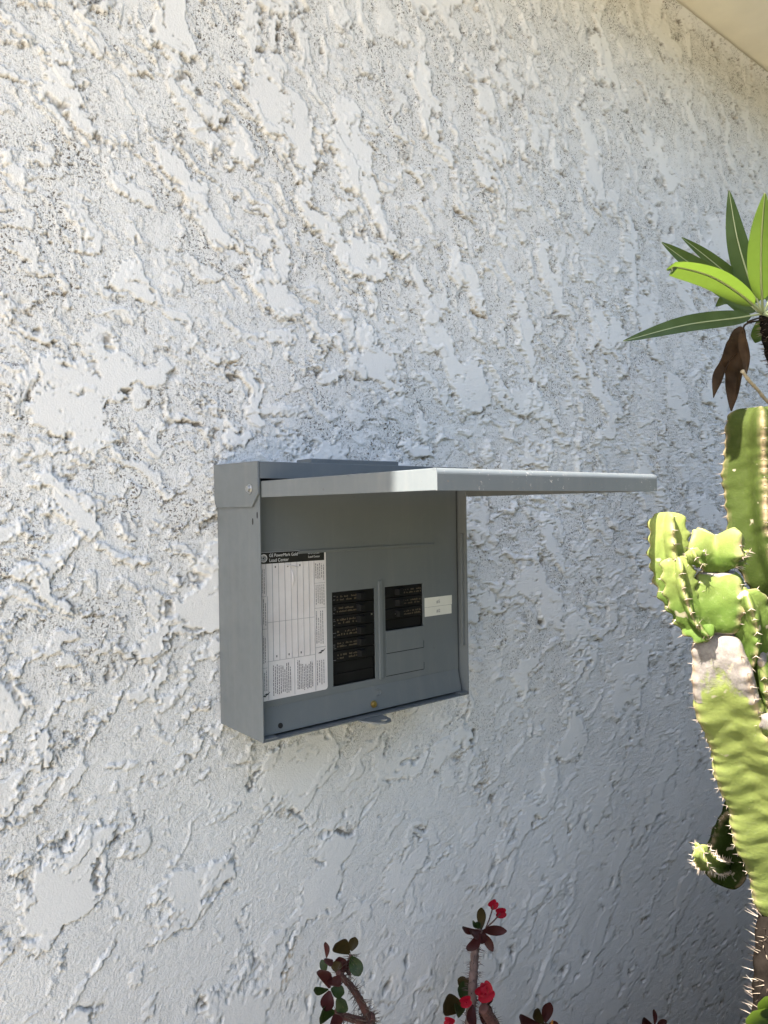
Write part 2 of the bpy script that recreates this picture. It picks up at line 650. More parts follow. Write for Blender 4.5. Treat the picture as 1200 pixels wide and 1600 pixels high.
mb = MB()                                   # raised rib between the windows
mb.prism([(.2035, .049), (.2035, .190), (.2055, .1925), (.2095, .1925), (.2115, .190), (.2115, .049), (.2095, .0465), (.2055, .0465)], 'y', YF - .003, YF + .0005)
mb.build('rib', m_paint, dead, bevel=.0014)
for z0, z1 in ((.0835, .1155), (.0500, .0825)):   # twist-out plates, slightly proud with a scored gap
    mb = MB()
    mb.box(.2180, .2915, YF - .0007, YF + .0004, z0, z1)
    mb.build('twist_out', m_paint, dead, bevel=.0003)
    mb = MB()
    mb.box(.2174, .2920, YF - .00035, YF + .0003, z0 - .0010, z0 - .0002)
    mb.box(.2916, .2926, YF - .00035, YF + .0003, z0 - .0002, z0 + .010)
    mb.build('score_line', m_void, dead)
mb = MB()                                   # return along the right side of the plate
mb.box(W - .0085, W - .0022, YF + .008, YF + .010, .003, .330)
mb.build('inner_wall', m_paint, panel)
mb = MB()
mb.box(W - .0065, W - .0019, -DD + .006, -DD + .0085, .078, .255)
mb.build('side_lip', m_paint, panel, bevel=.0006)
# lower trough panel, tipped a little to the sky
mb = MB()
mb.prism([(YF + .0006, .0393), (YF - .0066, .0052), (YF - .0050, .0048), (YF + .0022, .0390)], 'x', .0022, .3655)
low = mb.build('trough_panel', m_paint, panel)
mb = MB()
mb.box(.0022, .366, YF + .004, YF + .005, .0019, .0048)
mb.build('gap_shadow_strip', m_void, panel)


def on_low(z):
    return YF - .0066 * (1 - (z - .0052) / .034)


mb = MB()
nrm = Vector((0, -1, .21)).normalized()
mb.cyl((.1888, on_low(.0145) - .0002, .0145), nrm, .0052, .0016, 18)
mb.cyl((.1888, on_low(.0145) - .0018, .0149), nrm, .0043, .0024, 14, .0036)
mb.build('cover_screw', m_brass, panel, bevel=.0004)
mb = MB()
mb.cyl((.0332, on_low(.0137) + .0002, .0137), nrm, .0036, .0006, 16)
mb.build('hole', m_void, panel)
mb = MB()
mb.tube([Vector((.1995 + .0055 * math.cos(a), on_low(.029 + .0045 * math.sin(a)) - .0002, .029 + .0045 * math.sin(a))) for a in np.linspace(-1.9, 1.9, 14)], .0007, 6)
mb.build('slot_rim', m_paint, panel, smooth=True)
# padlock hasp on the floor's front edge
mb = MB()
outer = [(.150, -DD + .006), (.158, -DD - .010), (.166, -DD - .024), (.176, -DD - .031), (.188, -DD - .029), (.194, -DD - .019), (.196, -DD - .006), (.200, -DD + .006)]
hc, hr = Vector((.181, -DD - .020, 0)), .0062
n_ = 24
def ray_out(a):
    d = Vector((math.cos(a), math.sin(a), 0))
    best = .05
    for i in range(len(outer)):
        p, q = Vector((*outer[i], 0)), Vector((*outer[(i + 1) % len(outer)], 0))
        e = q - p
        den = d.x * e.y - d.y * e.x
        if abs(den) < 1e-9:
            continue
        w = p - hc
        tt = (w.x * e.y - w.y * e.x) / den
        uu = (w.x * d.y - w.y * d.x) / den
        if tt > 0 and 0 <= uu <= 1:
            best = min(best, tt)
    return hc + d * best
for i in range(n_):
    a0, a1 = 2 * math.pi * i / n_, 2 * math.pi * (i + 1) / n_
    p = [hc + Vector((math.cos(a0), math.sin(a0) * .75, 0)) * hr, ray_out(a0), ray_out(a1), hc + Vector((math.cos(a1), math.sin(a1) * .75, 0)) * hr]
    mb.add([(q.x, q.y, zz) for zz in (-.0022, -.0002) for q in p],
           [(3, 2, 1, 0), (4, 5, 6, 7), (1, 2, 6, 5), (3, 0, 4, 7)])
mb.build('hasp', m_paint, panel)

# breakers: eight half-inch poles on the left, four on the right
m_print_tan = mat('tan_breaker_print', (.085, .066, .04), .6)
m_print_grey = mat('grey_breaker_print', (.13, .13, .14), .6)
BY = YF + .0005


def breaker(x0, x1, z0, z1, side, blank):
    mb = MB()
    if blank:
        mb.box(x0, x1, BY + .004, BY + .03, z0 + .0003, z1 - .0003)
        return mb.build('filler', m_black, panel, bevel=.0005)
    mb.box(x0, x1, BY + .0015, BY + .04, z0 + .0004, z1 - .0004)
    b = mb.build('breaker', m_black, panel, bevel=.0006)
    w = x1 - x0
    xm = x0 + w * (.66 if side > 0 else .36)
    mb = MB()
    mb.prism([(xm - .007, BY + .003), (xm - .0045, BY - .006), (xm + .0045, BY - .006), (xm + .007, BY + .003)], 'z', z0 + .0035, z1 - .0035)
    mb.build('toggle', m_black, b, bevel=.0007)
    mb = MB()                               # worn, unreadable ratings print
    rr = random.Random(int(z0 * 1e5) + side)
    xa, xe = (x0 + .009, x0 + w * .62) if side > 0 else (x0 + w * .46, x1 - .003)
    for row in range(2):
        x = xa
        zz = z0 + .0045 + row * .0043
        while x < xe:
            q = rr.uniform(.0006, .0018)
            if rr.random() < .72:
                mb.box(x, x + q, BY + .0011, BY + .0016, zz, zz + rr.uniform(.0012, .0030))
            x += q + .0007
    mb.build('print', m_print_tan, b)
    mb = MB()
    xa = x0 + .0015 if side > 0 else x0 + w * .42
    for k in range(4):
        if rr.random() < .75:
            mb.box(xa + rr.uniform(0, .002), xa + rr.uniform(.003, .0055), BY + .0011, BY + .0015, z0 + .003 + k * .0026, z0 + .0037 + k * .0026)
    if mb.v:
        mb.build('rating_mark', m_print_grey, b)
    return b


for k in range(8):
    z1 = .1808 - k * .01645
    breaker(.1226, .1976, z1 - .01645, z1, 1, k >= 6)
for k in range(4):
    z1 = .1808 - k * .01620
    breaker(.2176, .2918, z1 - .01620, z1, -1, k >= 3)
for x, z in ((.193, .1440), (.2385, .1395)):
    mb = MB()
    mb.cyl((x, BY + .002, z), (0, -1, 0), .0012, .0012, 10)
    mb.build('rivet', m_zinc, panel)

# circuit directory label
m_label = bpy.data.materials.new('label_paper')
t = NT(m_label)
t.p.inputs['Roughness'].default_value = .5
c = t.ramp(t.noise(30, 4), .35, .75, (.70, .66, .655, 1), (.80, .775, .775, 1))
t.l(c, t.p.inputs['Base Color'])
t.bump(t.noise(55, 3), .5, .0012)
m_ink = mat('black_ink', (.012, .012, .012), .5)
m_ink_soft = mat('grey_ink', (.16, .15, .16), .6)
m_white_ink = mat('white_ink', (.75, .75, .75), .5)
LX0, LX1, LZ0, LZ1 = .0032, .1125, .0482, .2427
YL = YF - .0003
mb = MB()
cr = .004
pts = [(LX0, LZ0), (LX1 - cr, LZ0)] + [(LX1 - cr + cr * math.sin(a), LZ0 + cr - cr * math.cos(a)) for a in (.5, 1.0, 1.5)] + [(LX1, LZ1 - .002), (LX1 - .002, LZ1), (LX0, LZ1)]
mb.prism(pts, 'y', YL, YF + .0001)
lab = mb.build('directory_label', m_label, panel)
lab['label'] = 'white paper circuit directory label with black header'
mb = MB()
mb.box(LX0 + .0002, LX1 - .0028, YL - .0003, YL + .0001, .2276, .2424)
mb.build('header_band', m_ink, lab)
YT = YL - .0006


def put_text(s, x, z, size, m, parent, name='lettering', y=YT, sx=1.0, align='LEFT'):
    me = text_mesh(s, size, align)
    me.materials.append(m)
    for v in me.vertices:
        v.co = (v.co.x * sx + x, y, v.co.y + z)
    return link(name, me, parent)


put_text('GE PowerMark Gold\u2122', .0225, .2363, .0060, m_white_ink, lab, sx=.86)
put_text('Load Center', .0225, .2298, .0063, m_white_ink, lab, sx=.92)
put_text('8-16 Circuit', .0835, .2372, .0040, m_white_ink, lab, sx=.92)
put_text('Load Center', .0835, .2322, .0040, m_white_ink, lab, sx=.92)
mb = MB()                                   # round monogram badge
cx_, cz_ = .0145, .2350
def ring(mb, r0, r1, y, n=28):
    vs_ = [(cx_ + r * math.cos(2 * math.pi * i / n), y, cz_ + r * math.sin(2 * math.pi * i / n)) for r in (r0, r1) for i in range(n)]
    mb.add(vs_, [(i, (i + 1) % n, (i + 1) % n + n, i + n) for i in range(n)])
ring(mb, .0041, .0052, YT)
for a in (0, 1.57, 3.14, 4.71):
    mb.tube([Vector((cx_ + .0034 * math.cos(a + .2 + s * .5) * (1 - .1 * s), YT, cz_ + .0034 * math.sin(a + .2 + s * .5))) for s in range(4)], .00035, 4)
mb.tube([Vector((cx_ + .0017 * math.cos(s * .8) - .0006, YT, cz_ + .0020 * math.sin(s * .8))) for s in range(9)], .0004, 4)
mb.build('emblem', m_white_ink, lab)

mb, ms = MB(), MB()                         # ruled table and fine print
def hl(x0, x1, z, w=.00045):
    mb.box(x0, x1, YT, YL + .0001, z - w / 2, z + w / 2)
def vl(x, z0, z1, w=.00042):
    mb.box(x - w / 2, x + w / 2, YT, YL + .0001, z0, z1)
vl(.0176, .2276, .186)
for k in range(8):
    x = .0176 + .0095 * (k + 1)
    if x < .092:
        vl(x, .2276, .0995, .00042 if k % 2 else .00055)
vl(.0925, .0495, .2276)
hl(.0176, .0925, .1505)
hl(.0176, .0925, .0992)
vl(.0590, .0500, .0992, .0003)
hl(.0925, .1105, .1965)
hl(.0925, .1105, .1620)
hl(.0925, .1105, .1080)
hl(.0055, .0176, .1850)
hl(.0055, .0176, .1425)
hl(.0055, .0176, .0915)
vl(.0190, .0495, .185)
mb.build('ruled_lines', mat('faint_rule_ink', (.34, .33, .35), .6), lab)['kind'] = 'stuff'
rr = random.Random(3)
def column(x0, x1, z0, z1, dx=.0021, w=.00075, fill=.8):
    x = x0
    while x <= x1:
        z = z0 + rr.uniform(0, .004)
        end = z1 - rr.uniform(0, .25) * (z1 - z0) * (rr.random() < .5)
        while z < end:
            q = rr.uniform(.0015, .0048)
            ms.box(x - w / 2, x + w / 2, YT, YL + .0001, z, min(z + q, end))
            z += q + rr.uniform(.0005, .0012)
        x += dx
column(.0072, .0160, .188, .222, .0026, .0005)
column(.0072, .0165, .145, .182, .0030, .0006)
column(.0072, .0165, .095, .139, .0026, .0006)
column(.0072, .0165, .060, .088, .0030, .0006)
column(.0265, .0535, .053, .094, .0029)
column(.0640, .0890, .053, .095, .0026)
column(.0955, .1085, .200, .224, .0032, .0006)
column(.0955, .1085, .165, .194, .0032, .0006)
column(.0955, .1085, .112, .158, .0034, .0006)
column(.0955, .1085, .056, .090, .0036, .0006)
for x in (.0319, .0509, .0699):
    ms.box(x - .0008, x + .0008, YT, YL + .0001, .1035, .1062)
    ms.box(x - .0008, x + .0008, YT, YL + .0001, .2215, .2242)
ms.build('fine_print', m_ink_soft, lab)['kind'] = 'stuff'
for bx_, bz_, sc_ in ((.1015, .1000, 1.0), (.0135, .0545, 1.0)):
    mb = MB()                               # lightning-bolt warning mark, lying on its side
    for dx_, dz_ in ((0, 0), (.0036, .0022)):
        mb.prism([(bx_ - .0045 + dx_, bz_ + dz_), (bx_ - .0005 + dx_, bz_ + .0016 + dz_), (bx_ - .0003 + dx_, bz_ + .0004 + dz_), (bx_ + .0040 + dx_, bz_ + .0030 + dz_), (bx_ + .0005 + dx_, bz_ - .0008 + dz_), (bx_ + .0001 + dx_, bz_ + .0006 - .0012 + dz_)], 'y', YT, YL + .0001)
    mb.build('lightning_mark', m_ink, lab)
mb = MB()                                   # a crease lifted in the paper
cp = [Vector((.0455, YL - .0004, .2255)), Vector((.051, YL - .0012, .2238)), Vector((.0585, YL - .0014, .2222)), Vector((.068, YL - .0006, .2205))]
mb.tube(cp, [.0002, .0009, .0009, .0002], 6)
cp = [Vector((.057, YL - .0002, .219)), Vector((.0585, YL - .0009, .211)), Vector((.059, YL - .0009, .202)), Vector((.0575, YL - .0002, .194))]
mb.tube(cp, [.0002, .001, .001, .0002], 6)
mb.build('crease', m_label, lab, smooth=True)

m_tape = mat('label_tape', (.70, .69, .62), .45, var=.04)
for z0, z1, x1_, s in ((.1438, .1584, .3532, '#5'), (.1294, .1434, .3522, '#2')):
    mb = MB()
    mb.box(.2952, x1_, YF - .0004, YF - .0001, z0, z1)
    tp = mb.build('tape_label', m_tape, panel)
    put_text(s, .3235, z0 + .0045, .0074, m_ink_soft, tp, y=YF - .0007, align='CENTER')

# ------------------------------------------------------------------ plants: materials
def leaf_mat(name, col, back, trans=.45, rough=.38, var=.25):
    m = bpy.data.materials.new(name)
    t = NT(m)
    t.p.inputs['Roughness'].default_value = rough
    t.p.inputs['Specular IOR Level'].default_value = .22
    f = t.noise(35, 4)
    c = t.ramp(f, .3, .7, (*[q * (1 - var) for q in col], 1), (*[q * (1 + var) for q in col], 1))
    t.l(c, t.p.inputs['Base Color'])
    spot = t.ramp(t.noise(130, 3, .6), .68, .72)
    t.l(t.mix(t.math('MULTIPLY', spot, .6), c, (.12, .09, .04)), t.p.inputs['Base Color'])
    t.bump(t.noise(260, 4), .3, .0008)
    if trans:
        tr = t.new('ShaderNodeBsdfTranslucent')
        tr.inputs['Color'].default_value = (*back, 1)
        mx = t.new('ShaderNodeMixShader')
        mx.inputs[0].default_value = trans
        t.l(t.p.outputs[0], mx.inputs[1])
        t.l(tr.outputs[0], mx.inputs[2])
        t.l(mx.outputs[0], t.n['Material Output'].inputs['Surface'])
    return m


def cactus_mat(name='cactus_skin', old=1.0):
    m = bpy.data.materials.new(name)
    t = NT(m)
    t.p.inputs['Roughness'].default_value = .65
    t.p.inputs['Specular IOR Level'].default_value = .08 if old == 1 else .03
    t.p.inputs['Subsurface Weight'].default_value = .12
    t.p.inputs['Subsurface Radius'].default_value = (.4, .6, .15)
    t.p.inputs['Subsurface Scale'].default_value = .006
    g = t.ramp(t.noise(26, 4), .3, .7, (.060 * old, .100 * old, .018 * old, 1), (.095 * old, .145 * old, .028 * old, 1))
    y = t.mix(t.attr('young'), g, (.215 * old ** .6, .25 * old ** .6, .070 * old ** .6))
    mott = t.ramp(t.noise(120, 4, .65), .55, .75)
    y = t.mix(t.math('MULTIPLY', mott, .40), y, (.24 * old, .27 * old, .12 * old))
    blot = t.ramp(t.noise(33, 5, .7), .50, .78)
    y = t.mix(t.math('MULTIPLY', blot, .45), y, (.07 * old, .105 * old, .022 * old))
    cork = t.ramp(t.math('ADD', t.attr('cork'), t.math('MULTIPLY', t.math('SUBTRACT', t.noise(55, 5, .65), .5), .95)), .42, .60)
    ck = t.ramp(t.noise(90, 5, .65), .3, .7, (.15, .13, .115, 1), (.29, .26, .235, 1))
    c = t.mix(cork, y, ck)
    cr = t.math('MULTIPLY', t.attr('crest'), t.ramp(t.noise(60, 3), .35, .6), True)
    c = t.mix(t.math('MULTIPLY', cr, .8), c, (.42, .30, .19))
    scar = t.ramp(t.noise(48, 2, .4), .70, .73)
    c = t.mix(t.math('MULTIPLY', scar, .7), c, (.42, .36, .26))
    t.l(c, t.p.inputs['Base Color'])
    t.bump(t.math('ADD', t.noise(220, 4, .65), t.math('MULTIPLY', cork, t.noise(130, 4))), .45, .0014)
    return m


m_cactus = cactus_mat()
m_cactus_old = cactus_mat('old_cactus_skin', .30)
m_spine = mat('pale_spines', (.40, .32, .25), .5, var=.3, vscale=200)
m_spine_dk = mat('dark_spines', (.10, .07, .055), .6, var=.4, vscale=200)


def cactus_seg(name, px, rpx, n, th0, parent, base, k=None, cork0=None, cork1=None, pitch=.0165, amp=.0020, core=.55, young=1.0, seed=0, round0=.5, round1=1.0, spine=.0085, young0=0., skin=None, lift=.17):
    """one ribbed stem joint: px = [(u, v, distance from wall)], rpx = radii in photo pixels"""
    pts = [at(u, v, kk) for u, v, kk in px]
    rad = [r * mpp(p) for r, p in zip(rpx, pts)]
    L = sum((pts[i + 1] - pts[i]).length for i in range(len(pts) - 1))
    m = max(24, int(L / .0026))
    P = spline(pts, m)
    Rr = [q.x for q in spline([Vector((r, 0, 0)) for r in rad], m)]
    fr = frames(P)
    NTH = 14 * n
    mb, sp = MB(), MB()
    crest, cork, yng = [], [], []
    rs = random.Random(seed)
    s = 0
    ss = []
    for i in range(m):
        if i:
            s += (P[i] - P[i - 1]).length
        ss.append(s)
    def endf(i):
        a = ss[i]
        b = L - ss[i]
        f = 1.0
        r = max(Rr[i], .004)
        if round0 and a < r * round0:
            q = 1 - a / (r * round0)
            f *= math.sqrt(max(0, 1 - q * q)) * .85 + .15
        if round1 and b < r * round1:
            q = 1 - b / (r * round1)
            f *= math.sqrt(max(0, 1 - q * q)) * .94 + .06
        return f
    L = ss[-1]
    wob = [rs.uniform(-.16, .16) for _ in range(n)]
    def phase(i, kx):
        return 2 * math.pi * ss[i] / pitch + kx * 1.3 + .55 * math.sin(ss[i] * 47 + kx * 2 + seed)
    def radius(i, th):
        c = .5 + .5 * math.cos(n * (th - th0))
        kx = int(round((th - th0) / (2 * math.pi / n))) % n
        f = endf(i)
        sc = amp * (c ** 7) * math.cos(phase(i, kx))
        face = .00028 * (1 - c) * (.6 + .6 * math.sin(ss[i] * 91 + kx * 2.1)) * math.cos(phase(i, kx) + 2.2 * c)
        bulge = 1 + .05 * math.sin(ss[i] * 55 + kx) * c + .06 * wob[kx] * c
        return max(.0008, Rr[i] * f * (core + (1 - core) * c ** 1.35) * bulge + (sc + face + .0007 * math.sin(ss[i] * 133 + 3 * th + seed) + .0005 * math.sin(ss[i] * 214 - 5 * th)) * min(1, f * 1.2)), c
    for i in range(m):
        a, b, t_ = fr[i]
        for j in range(NTH):
            th = 2 * math.pi * j / NTH
            r, c = radius(i, th)
            bq = L - ss[i]
            rq = max(Rr[i], .004) * max(round1, .05)
            qq = 1 - bq / rq if bq < rq else 0
            mb.v.append(tuple(P[i] + a * (r * math.cos(th)) + b * (r * math.sin(th)) + t_ * (lift * Rr[i] * c * 4 * qq * (1 - qq))))
            crest.append(c ** 36)
            f = ss[i] / L
            q = 0.0
            if cork0 is not None:
                q = max(q, 1 - f / cork0 if f < cork0 else 0)
            if cork1 is not None and f > cork1:
                q = max(q, (f - cork1) / (1 - cork1) * .7 + .3 + .25 * c - .1)
            if (cork0 or cork1) and c > .9:
                q += .18 * (1 if cork1 and f > cork1 - .35 else 0)
            cork.append(min(1, q))
            yng.append(min(1, max(0, (f - .45) / .55)) * young + young0)
    for i in range(m - 1):
        for j in range(NTH):
            j2 = (j + 1) % NTH
            mb.f.append((i * NTH + j, i * NTH + j2, (i + 1) * NTH + j2, (i + 1) * NTH + j))
    mb.f.append(tuple(range(NTH - 1, -1, -1)))
    mb.f.append(tuple(range((m - 1) * NTH, m * NTH)))
    mb.at = {'crest': crest, 'cork': cork, 'young': yng}
    o = mb.build(name, skin or m_cactus, parent, off=base, smooth=True)
    dk = MB()
    for kx in range(n):
        th = th0 + kx * 2 * math.pi / n
        s0 = ((-kx * 1.3) / (2 * math.pi)) % 1.0 * pitch
        while s0 < L:
            i = min(range(m), key=lambda q: abs(ss[q] - s0))
            a, b, t_ = fr[i]
            r, c = radius(i, th)
            d = a * math.cos(th) + b * math.sin(th)
            w = t_.cross(d)
            p = P[i] + d * (r - .0006)
            tgt = sp if rs.random() < .8 else dk
            (sp if rs.random() < .5 else dk).cyl(p - d * .0006, d + t_ * .3, .0012, .0018, 6, .0006)
            for sg in (-1, 1):
                tgt.cone(p, d * .9 + w * sg * rs.uniform(.5, 1.0) + t_ * rs.uniform(-.2, .35), .00062, spine * rs.uniform(.55, 1.15), 4)
            s0 += pitch * rs.uniform(.96, 1.04)
    q = sp.build('spines', m_spine, o)
    q.data.transform(Matrix.Translation(-Vector(base)))
    q['kind'] = 'stuff'
    if dk.v:
        q = dk.build('dark_spines', m_spine_dk, o)
        q.data.transform(Matrix.Translation(-Vector(base)))
        q['kind'] = 'stuff'
    return o


K = .50
cb = at(1330, 1980, .47)
cb.z = 0
cactus = thing('cactus', 'branching yellow-green ribbed cactus with grey corky joints at the right', 'cactus', cb)
D2R = R_
low_pts = [(1370, 1900, K + .02), (1318, 1600, K + .01), (1232, 1360, K), (1182, 1190, K), (1140, 1065, K), (1123, 985, K)]
cactus_seg('stem_joint', low_pts, [58, 62, 66, 68, 62, 46], 4, D2R(-32), cactus, cb, cork1=.93, young=.3, young0=.8, seed=1, round0=0, round1=.5, pitch=.017, amp=.0009, core=.62)
cactus_seg('stem_joint', [(1123, 990, K), (1122, 940, K), (1121, 893, K)], [34, 50, 42], 4, D2R(-21), cactus, cb, cork0=.12, cork1=.90, young=.6, seed=2, round0=.3, round1=.5, pitch=.016, core=.66)
cactus_seg('stem_joint', [(1121, 896, K), (1119, 868, K), (1118, 836, K)], [24, 50, 46], 4, D2R(-21), cactus, cb, young=1.6, seed=3, round0=.6, round1=.45, pitch=.012, core=.42, amp=.0028, lift=.42)
cactus_seg('offset', [(1100, 882, K), (1087, 872, K - .004), (1080, 858, K - .006)], [8, 13, 12], 4, D2R(-40), cactus, cb, young=1.3, seed=4, pitch=.010, amp=.0016)
cactus_seg('offset', [(1138, 880, K), (1152, 872, K - .005), (1163, 862, K - .008)], [8, 13, 12], 4, D2R(-20), cactus, cb, young=1.2, seed=5, pitch=.010, amp=.0016)
cactus_seg('arm', [(1108, 1000, K + .004), (1080, 968, K - .02), (1056, 915, K - .035), (1044, 855, K - .04), (1043, 800, K - .04)], [16, 25, 29, 31, 29], 4, D2R(-56), cactus, cb, young=1.3, seed=6, round1=.9, core=.46, amp=.0026)
cactus_seg('arm', [(1106, 1000, K - .005), (1082, 968, K - .015), (1064, 920, K - .022), (1058, 869, K - .022)], [14, 22, 25, 23], 4, D2R(-44), cactus, cb, young=1.2, seed=7, round1=.9, core=.46, amp=.0026)
cactus_seg('tall_arm', [(1196, 1180, K), (1248, 1100, K - .02), (1236, 990, K - .03), (1208, 905, K - .035), (1193, 830, K - .05), (1189, 740, K - .06), (1186, 636, K - .06)], [24, 34, 32, 42, 56, 57, 54], 5, D2R(-67), cactus, cb, young=.35, seed=8, skin=m_cactus_old, round1=.75, pitch=.017, core=.64, amp=.0014)
cactus_seg('arm', [(1150, 1040, K), (1172, 1020, K + .03), (1177, 975, K + .04), (1164, 922, K + .04)], [15, 26, 30, 22], 4, D2R(-72), cactus, cb, young=.3, seed=9, pitch=.015)
cactus_seg('arm', [(1190, 1130, K), (1202, 1110, K + .03), (1200, 1060, K + .04), (1187, 1010, K + .04)], [16, 34, 38, 28], 4, D2R(-80), cactus, cb, young=.2, seed=10, cork1=.9, pitch=.017)
cactus_seg('arm', [(1215, 1190, K + .01), (1212, 1150, K + .05), (1206, 1115, K + .055)], [14, 22, 18], 4, D2R(-75), cactus, cb, young=1., seed=13, cork1=.85, pitch=.014)
cactus_seg('arm', [(1205, 1262, K - .04), (1165, 1268, K - .11), (1146, 1312, K - .13), (1132, 1366, K - .13), (1128, 1385, K - .13)], [20, 32, 41, 36, 18], 4, D2R(-35), cactus, cb, young=0, seed=11, skin=m_cactus_old, round1=.8, pitch=.02)
cactus_seg('offset', [(1135, 1352, K - .125), (1112, 1352, K - .07), (1098, 1340, K - .04), (1093, 1322, K - .035)], [8, 13, 14, 11], 4, D2R(-40), cactus, cb, young=1, seed=12, pitch=.011, amp=.0022)

# ------------------------------------------------------------------ leaves
def blade(pts, width, normal, fold=.25, n=18, m=6, thick=0., wav=0., seed=0, peti=.0):
    """leaf blade along a spline; returns MB plus its centre line"""
    P = spline(pts, n)
    mb = MB()
    rs = random.Random(seed)
    ph = rs.uniform(0, 6)
    cen = []
    for i in range(n):
        t_ = (P[min(i + 1, n - 1)] - P[max(i - 1, 0)]).normalized()
        nn = (normal - t_ * normal.dot(t_)).normalized()
        sd = t_.cross(nn)
        f = i / (n - 1)
        g = max(0, (f - peti) / (1 - peti))
        w = width * .5 * (max(0, math.sin(math.pi * min(1, g ** .75 * .985 + .012))) ** .72) if f > peti else width * .04
        w = max(w, width * .03)
        cen.append(P[i] - nn * .0003)
        for j in range(m + 1):
            q = j / m * 2 - 1
            mb.v.append(tuple(P[i] + sd * (w * q) + nn * (abs(q) * w * fold + wav * w * math.sin(f * 14 + ph + q * 2))))
    for i in range(n - 1):
        for j in range(m):
            a = i * (m + 1) + j
            mb.f.append((a, a + 1, a + m + 2, a + m + 1))
    return mb, cen


m_leaf_pa = leaf_mat('glossy_green_leaf', (.068, .098, .046), (.18, .28, .03), .38, .4)
m_midrib = mat('pale_midrib', (.42, .46, .24), .5)
m_dry = leaf_mat('dry_brown_leaf', (.045, .026, .014), (.16, .08, .025), .15, .7, .6)
m_bark = mat('grey_bark', (.014, .011, .009), .9, spec=.02, var=.4, vscale=60, bump=.8, bscale=120)
m_stalk = mat('dried_stalk', (.52, .42, .29), .75, var=.25, vscale=90)

pb = at(1225, 1960, .485)
pb.z = 0
pachy = thing('madagascar_palm', 'spiny-trunked plant with a rosette of long green leaves above the cactus', 'plant', pb)
KP = .395
tr_px = [(1225, 1960, .485), (1208, 1700, .485), (1199, 1560, .485), (1209, 1400, .475), (1240, 1200, .43), (1262, 1000, .395), (1255, 800, .395), (1232, 640, .40), (1207, 535, KP), (1196, 492, KP)]
tr_pts = [at(*q) for q in tr_px]
trad = [.025, .022, .019, .018, .018, .018, .017, .016, .015, .010]
P = spline(tr_pts, 220)
Rr = [q.x for q in spline([Vector((r, 0, 0)) for r in trad], 220)]
mb = MB()
mb.tube(P, [r * (1 + .06 * math.sin(i * .9)) for i, r in enumerate(Rr)], 18)
tr_o = mb.build('trunk', m_bark, pachy, off=pb, smooth=True)
fr = frames(P)
for nm, mt, frac, lo, hi in (('pale_spines', m_spine, .72, .5, 1.0), ('dark_spines', m_spine_dk, .28, .4, .9)):
    sp = MB()
    rs = random.Random(5 if nm[0] == 'p' else 6)
    for i in range(2, 218):
        dens = 5 if (i < 110 or i > 180) else 6
        for _ in range(dens):
            up = i > 180
            if rs.random() > (frac if not up else 1 - frac):
                continue
            th = rs.uniform(0, 2 * math.pi)
            a, b, t_ = fr[i]
            d = a * math.cos(th) + b * math.sin(th)
            p = P[i] + d * (Rr[i] * .95) + t_ * rs.uniform(-.003, .003)
            ln = rs.uniform(lo, hi) * (.024 if not up else .014)
            sp.cone(p, d + Vector((rs.uniform(-.5, .5), rs.uniform(-.5, .5), rs.uniform(-.15, .55))), rs.uniform(.0005, .0008) if not up else .0006, ln, 4)
    q = sp.build(nm, mt, tr_o, off=pb)
    q['kind'] = 'stuff'

TOCAM = -(_F * .75 + _R * .45)


def pleaf(px, wpx, normal, fold=.22, peti=.12, m=None, rib=True, wav=.0, seed=0, name='leaf'):
    pts = [at(*q) for q in px]
    w = wpx * mpp(pts[len(pts) // 2])
    if isinstance(normal, (int, float)):    # blade turned by this many degrees from facing the viewer
        mid = pts[len(pts) // 2]
        ax = (pts[-1] - pts[0]).normalized()
        nv = (CAM - mid).normalized()
        nv = (nv - ax * nv.dot(ax)).normalized()
        normal = Matrix.Rotation(R_(normal), 3, ax) @ nv
    mb, cen = blade(pts, w, Vector(normal).normalized(), fold, 26, 8, wav=wav, seed=seed, peti=peti)
    o = mb.build(name, m or m_leaf_pa, pachy, off=pb, smooth=True)
    if rib:
        r = MB()
        n = len(cen)
        r.tube(cen, [.0022 * (1 - .8 * i / n) * (w / .034) ** .5 for i in range(n)], 6)
        r.build('midrib', m_midrib, o, off=pb, smooth=True)
    return o


cA = (1192, 490, KP)
pleaf([cA, (1172, 440, KP - .01), (1152, 372, KP - .02), (1139, 298, KP - .03)], 37, -25, seed=1)
pleaf([cA, (1189, 430, KP + .03), (1190, 365, KP + .06), (1195, 302, KP + .085)], 40, 0., seed=2)
pleaf([cA, (1160, 462, KP + .015), (1112, 432, KP + .025), (1056, 417, KP + .03), (1050, 424, KP + .03)], 38, Vector((-.35, -.45, -.75)), .3, seed=3)
pleaf([cA, (1150, 462, KP - .02), (1095, 424, KP - .035), (1034, 379, KP - .045)], 37, 25, seed=4)
pleaf([cA, (1160, 450, KP - .03), (1112, 408, KP - .045), (1065, 371, KP - .055)], 25, 30, seed=5)
pleaf([cA, (1150, 497, KP - .02), (1070, 508, KP - .03), (974, 533, KP - .04)], 32, 28, .22, peti=.18, seed=6)
pleaf([cA, (1160, 482, KP - .03), (1135, 468, KP - .04), (1118, 479, KP - .05)], 22, 20, .3, seed=7, rib=False)
pleaf([cA, (1190, 512, KP - .03), (1184, 528, KP - .04), (1180, 536, KP - .042)], 24, TOCAM, .3, seed=8, rib=False)
pleaf([cA, (1215, 440, KP + .02), (1232, 380, KP + .03), (1240, 320, KP + .035)], 44, TOCAM + Vector((-.1, 0, .4)), seed=9)
pleaf([cA, (1235, 470, KP + .03), (1275, 440, KP + .06), (1310, 430, KP + .08)], 46, Vector((0, -.2, 1)), seed=10)
pleaf([cA, (1225, 500, KP + .05), (1262, 505, KP + .10), (1300, 520, KP + .13)], 44, Vector((0, -.3, 1)), seed=11)
